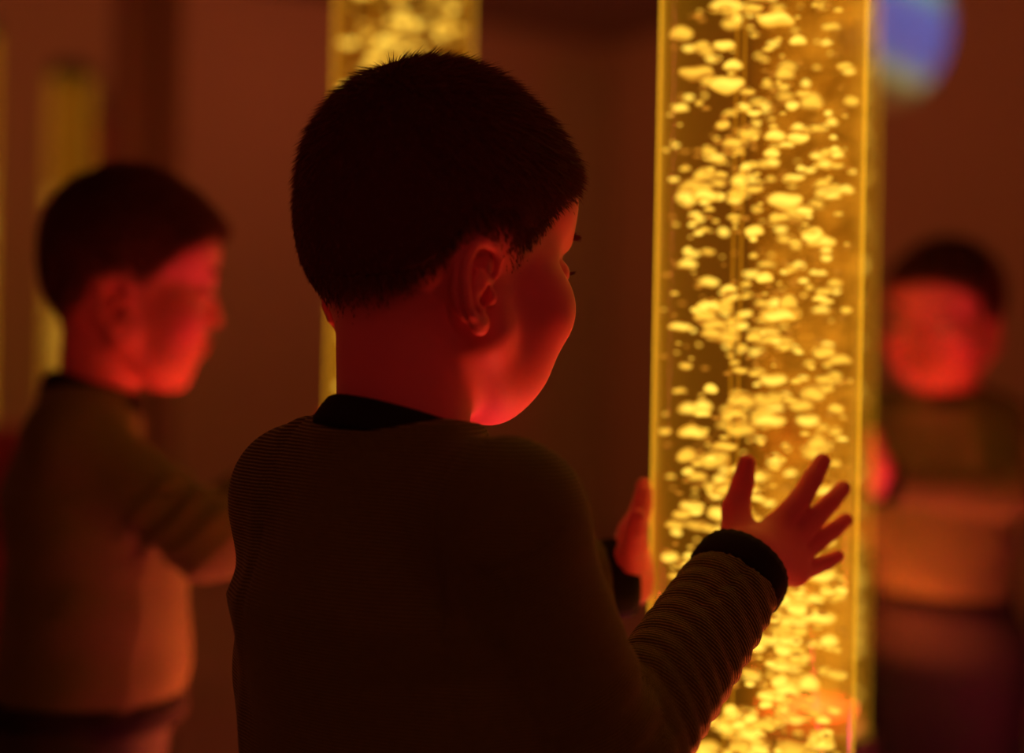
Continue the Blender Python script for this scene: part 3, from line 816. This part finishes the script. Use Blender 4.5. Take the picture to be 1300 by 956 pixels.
def sweater_sdf(p):
    d = torso_sdf(p, .011)
    d = sm(d, shoulders(p, .006), .030)
    q = p-NECK; a, b, z = q@bf, q@bl, q[:, 2]
    # folds that run from the armpits and hang low on the back
    f1 = np.sin((z*1.0+b*.9)*95+1.3)*np.exp(-((b+.085)/.035)**2-((z+.16)/.07)**2)
    f2 = np.sin((z*1.0-b*.8)*95)*np.exp(-((b-.085)/.035)**2-((z+.17)/.08)**2)
    f3 = np.sin(z*60+b*12+2*np.sin(b*30))*sstep(-z, .17, .26)*.6
    f4 = np.exp(-((z-(.10*np.abs(b)-.135)-.3*(b+.03)**2)/.006)**2)*np.exp(-((b+.06)/.05)**2)
    d = d+.0022*(f1+f2+f3)+.0014*f4
    d = np.maximum(d, HEM-p[:, 2])
    for sh, el, wr, sd_, rc in ((SH_R, EL_R, CUF_R, .7, .0285), (SH_L, EL_L, CUF_L, 2.1, .0265)):
        s = sleeve(p, sh, el, wr, sd_, rc); d = sm(d, s, .022)
        # shoulder seam: a shallow groove round the top of the sleeve
        ax = (sh-bw(0, 0, -.05)); ax = ax/np.linalg.norm(ax)
        t = (p-sh)@ax+.006
        d = d+.0016*np.exp(-(t/.0022)**2)*(np.abs((p-sh)@bz) < .06)-.0012*np.exp(-((t-.007)/.005)**2)
    nk = np.sqrt((a+.002)**2+(b*1.02)**2)-.038
    return off_tube(p, d)
SV, SQ = mesh_sdf(sweater_sdf, (np.minimum(PEL[0]-.2, -.30), .58, HEM-.02), (.21, 1.06, NECK[2]+.04), .0026)
SV = relax(SV, SQ, 1, .3)
swt = link('sweater', SV, SQ, M['knit'], boy)
course = SV[:, 2].copy()
def seg_d(p, a, b):
    d = b-a; t = np.clip(((p-a)@d)/(d@d), 0, 1); return np.linalg.norm(p-a-t[:, None]*d, axis=1)
dt_ = torso_sdf(SV, .011)
for sh, el, wr in ((SH_R, EL_R, CUF_R), (SH_L, EL_L, CUF_L)):
    du, df = seg_d(SV, sh+(el-sh)*.12, el), seg_d(SV, el, wr)
    su, Lu = arm_axis(SV, sh, el); sf, Lf = arm_axis(SV, el, wr)
    onu = (du < .046) & (dt_ > .004); course[onu] = su[onu]
    onf = (df < .042) & (df < du) & (dt_ > .004); course[onf] = sf[onf]
at_ = swt.data.attributes.new('course', 'FLOAT', 'POINT'); at_.data.foreach_set('value', course.astype(np.float32))

def band(name, c, axis, side, prof, ra, rb, parent, sag=None, n=72):   # a soft rib band swept round an oval
    axis = np.array(axis)/np.linalg.norm(axis); side = np.array(side)-axis*(np.dot(side, axis)); side = side/np.linalg.norm(side); oth = np.cross(axis, side)
    V = []; Fs = []; m = len(prof)
    for i in range(n):
        an = 2*math.pi*i/n; ca_, sa_ = math.cos(an), math.sin(an)
        rb_ = .00035*math.cos(an*n/2) if i % 1 == 0 else 0
        for (dr, dz) in prof:
            p = np.array(c)+side*(ra+dr+rb_)*ca_+oth*(rb+dr+rb_)*sa_+axis*dz
            if sag: p = p+np.array([0, 0, sag(ca_, sa_)])
            V.append(p)
    for i in range(n):
        for j in range(m): Fs.append((i*m+j, ((i+1) % n)*m+j, ((i+1) % n)*m+(j+1) % m, i*m+(j+1) % m))
    return link(name, V, Fs, M['rib'], parent)
# collar: oval round the neck, higher at the nape
prof = [(.0075, -.010), (.0085, -.006), (.0060, .002), (.0035, .007), (.0010, .0085), (-.0012, .007), (.000, .000), (.002, -.010)]
ctilt = math.radians(17)
cax = bz*math.cos(ctilt)+bf*math.sin(ctilt)-bl*.07
band('collar', bw(-.001, .001, -.007), cax, bf, prof, .0405, .0415, swt)
for wr, el, rr in ((CUF_R, EL_R, .0265), (CUF_L, EL_L, .0240)):
    ax = (wr-el)/np.linalg.norm(wr-el)
    band('cuff', wr-ax*.004, ax, bz, [(.001, -.012), (.0035, -.007), (.0036, .004), (.002, .010), (-.001, .010), (-.003, .004), (-.003, -.012)], rr, rr, swt, n=56)
hp = [(.003, -.022), (.004, -.012), (.003, .004), (-.002, .004), (-.002, -.022)]
band('hem_band', np.array([NECK[0], NECK[1], HEM])-bf*.0005, bz, bf, hp, .0865, .0925, swt, n=96)

# ---- trousers and shoes
M['denim'] = plain('dark_trousers', (.022, .018, .010), .9, noise=.2, scale=60)
def trousers_sdf(p):
    d = torso_sdf(p, .006); d = np.maximum(d, p[:, 2]-(HEM+.02))
    for s in (-1, 1):
        kn = PEL+bl*s*.055+bf*.01-bz*.29; an = PEL+bl*s*.058-bf*.01-bz*.545
        d = sm(d, sm(cone(p, PEL+bl*s*.050-bz*.02, kn, .070, .050), cone(p, kn, an, .050, .042), .02), .025)
    d = np.maximum(d, .055-p[:, 2])
    return d+.0012*np.sin(p[:, 2]*70+p@bl*25)
TV, TQ = mesh_sdf(trousers_sdf, PEL-np.array([.2, .2, .60]), PEL+np.array([.2, .2, .12]), .0055)
link('trousers', TV, TQ, M['denim'], boy)
M['shoe'] = plain('dark_shoe', (.03, .025, .025), .6)
for s in (-1, 1):
    an = PEL+bl*s*.058-bf*.01; an[2] = 0
    def shoe(p, an=an):
        d = ell(p, an+bf*.045+bz*.028, (.001+.06*abs(bf[0])+.045, .001+.06*abs(bf[1])+.03, .034))
        d = cone(p, an+bz*.032-bf*.015, an+bf*.095+bz*.022, .032, .026); d = sm(d, cone(p, an+bz*.04, an+bz*.075, .030, .030), .02)
        return np.maximum(d, .002-p[:, 2])
    v, q = mesh_sdf(shoe, an-np.array([.12, .12, .01]), an+np.array([.16, .16, .12]), .005)
    link('shoe', v, q, M['shoe'], boy)
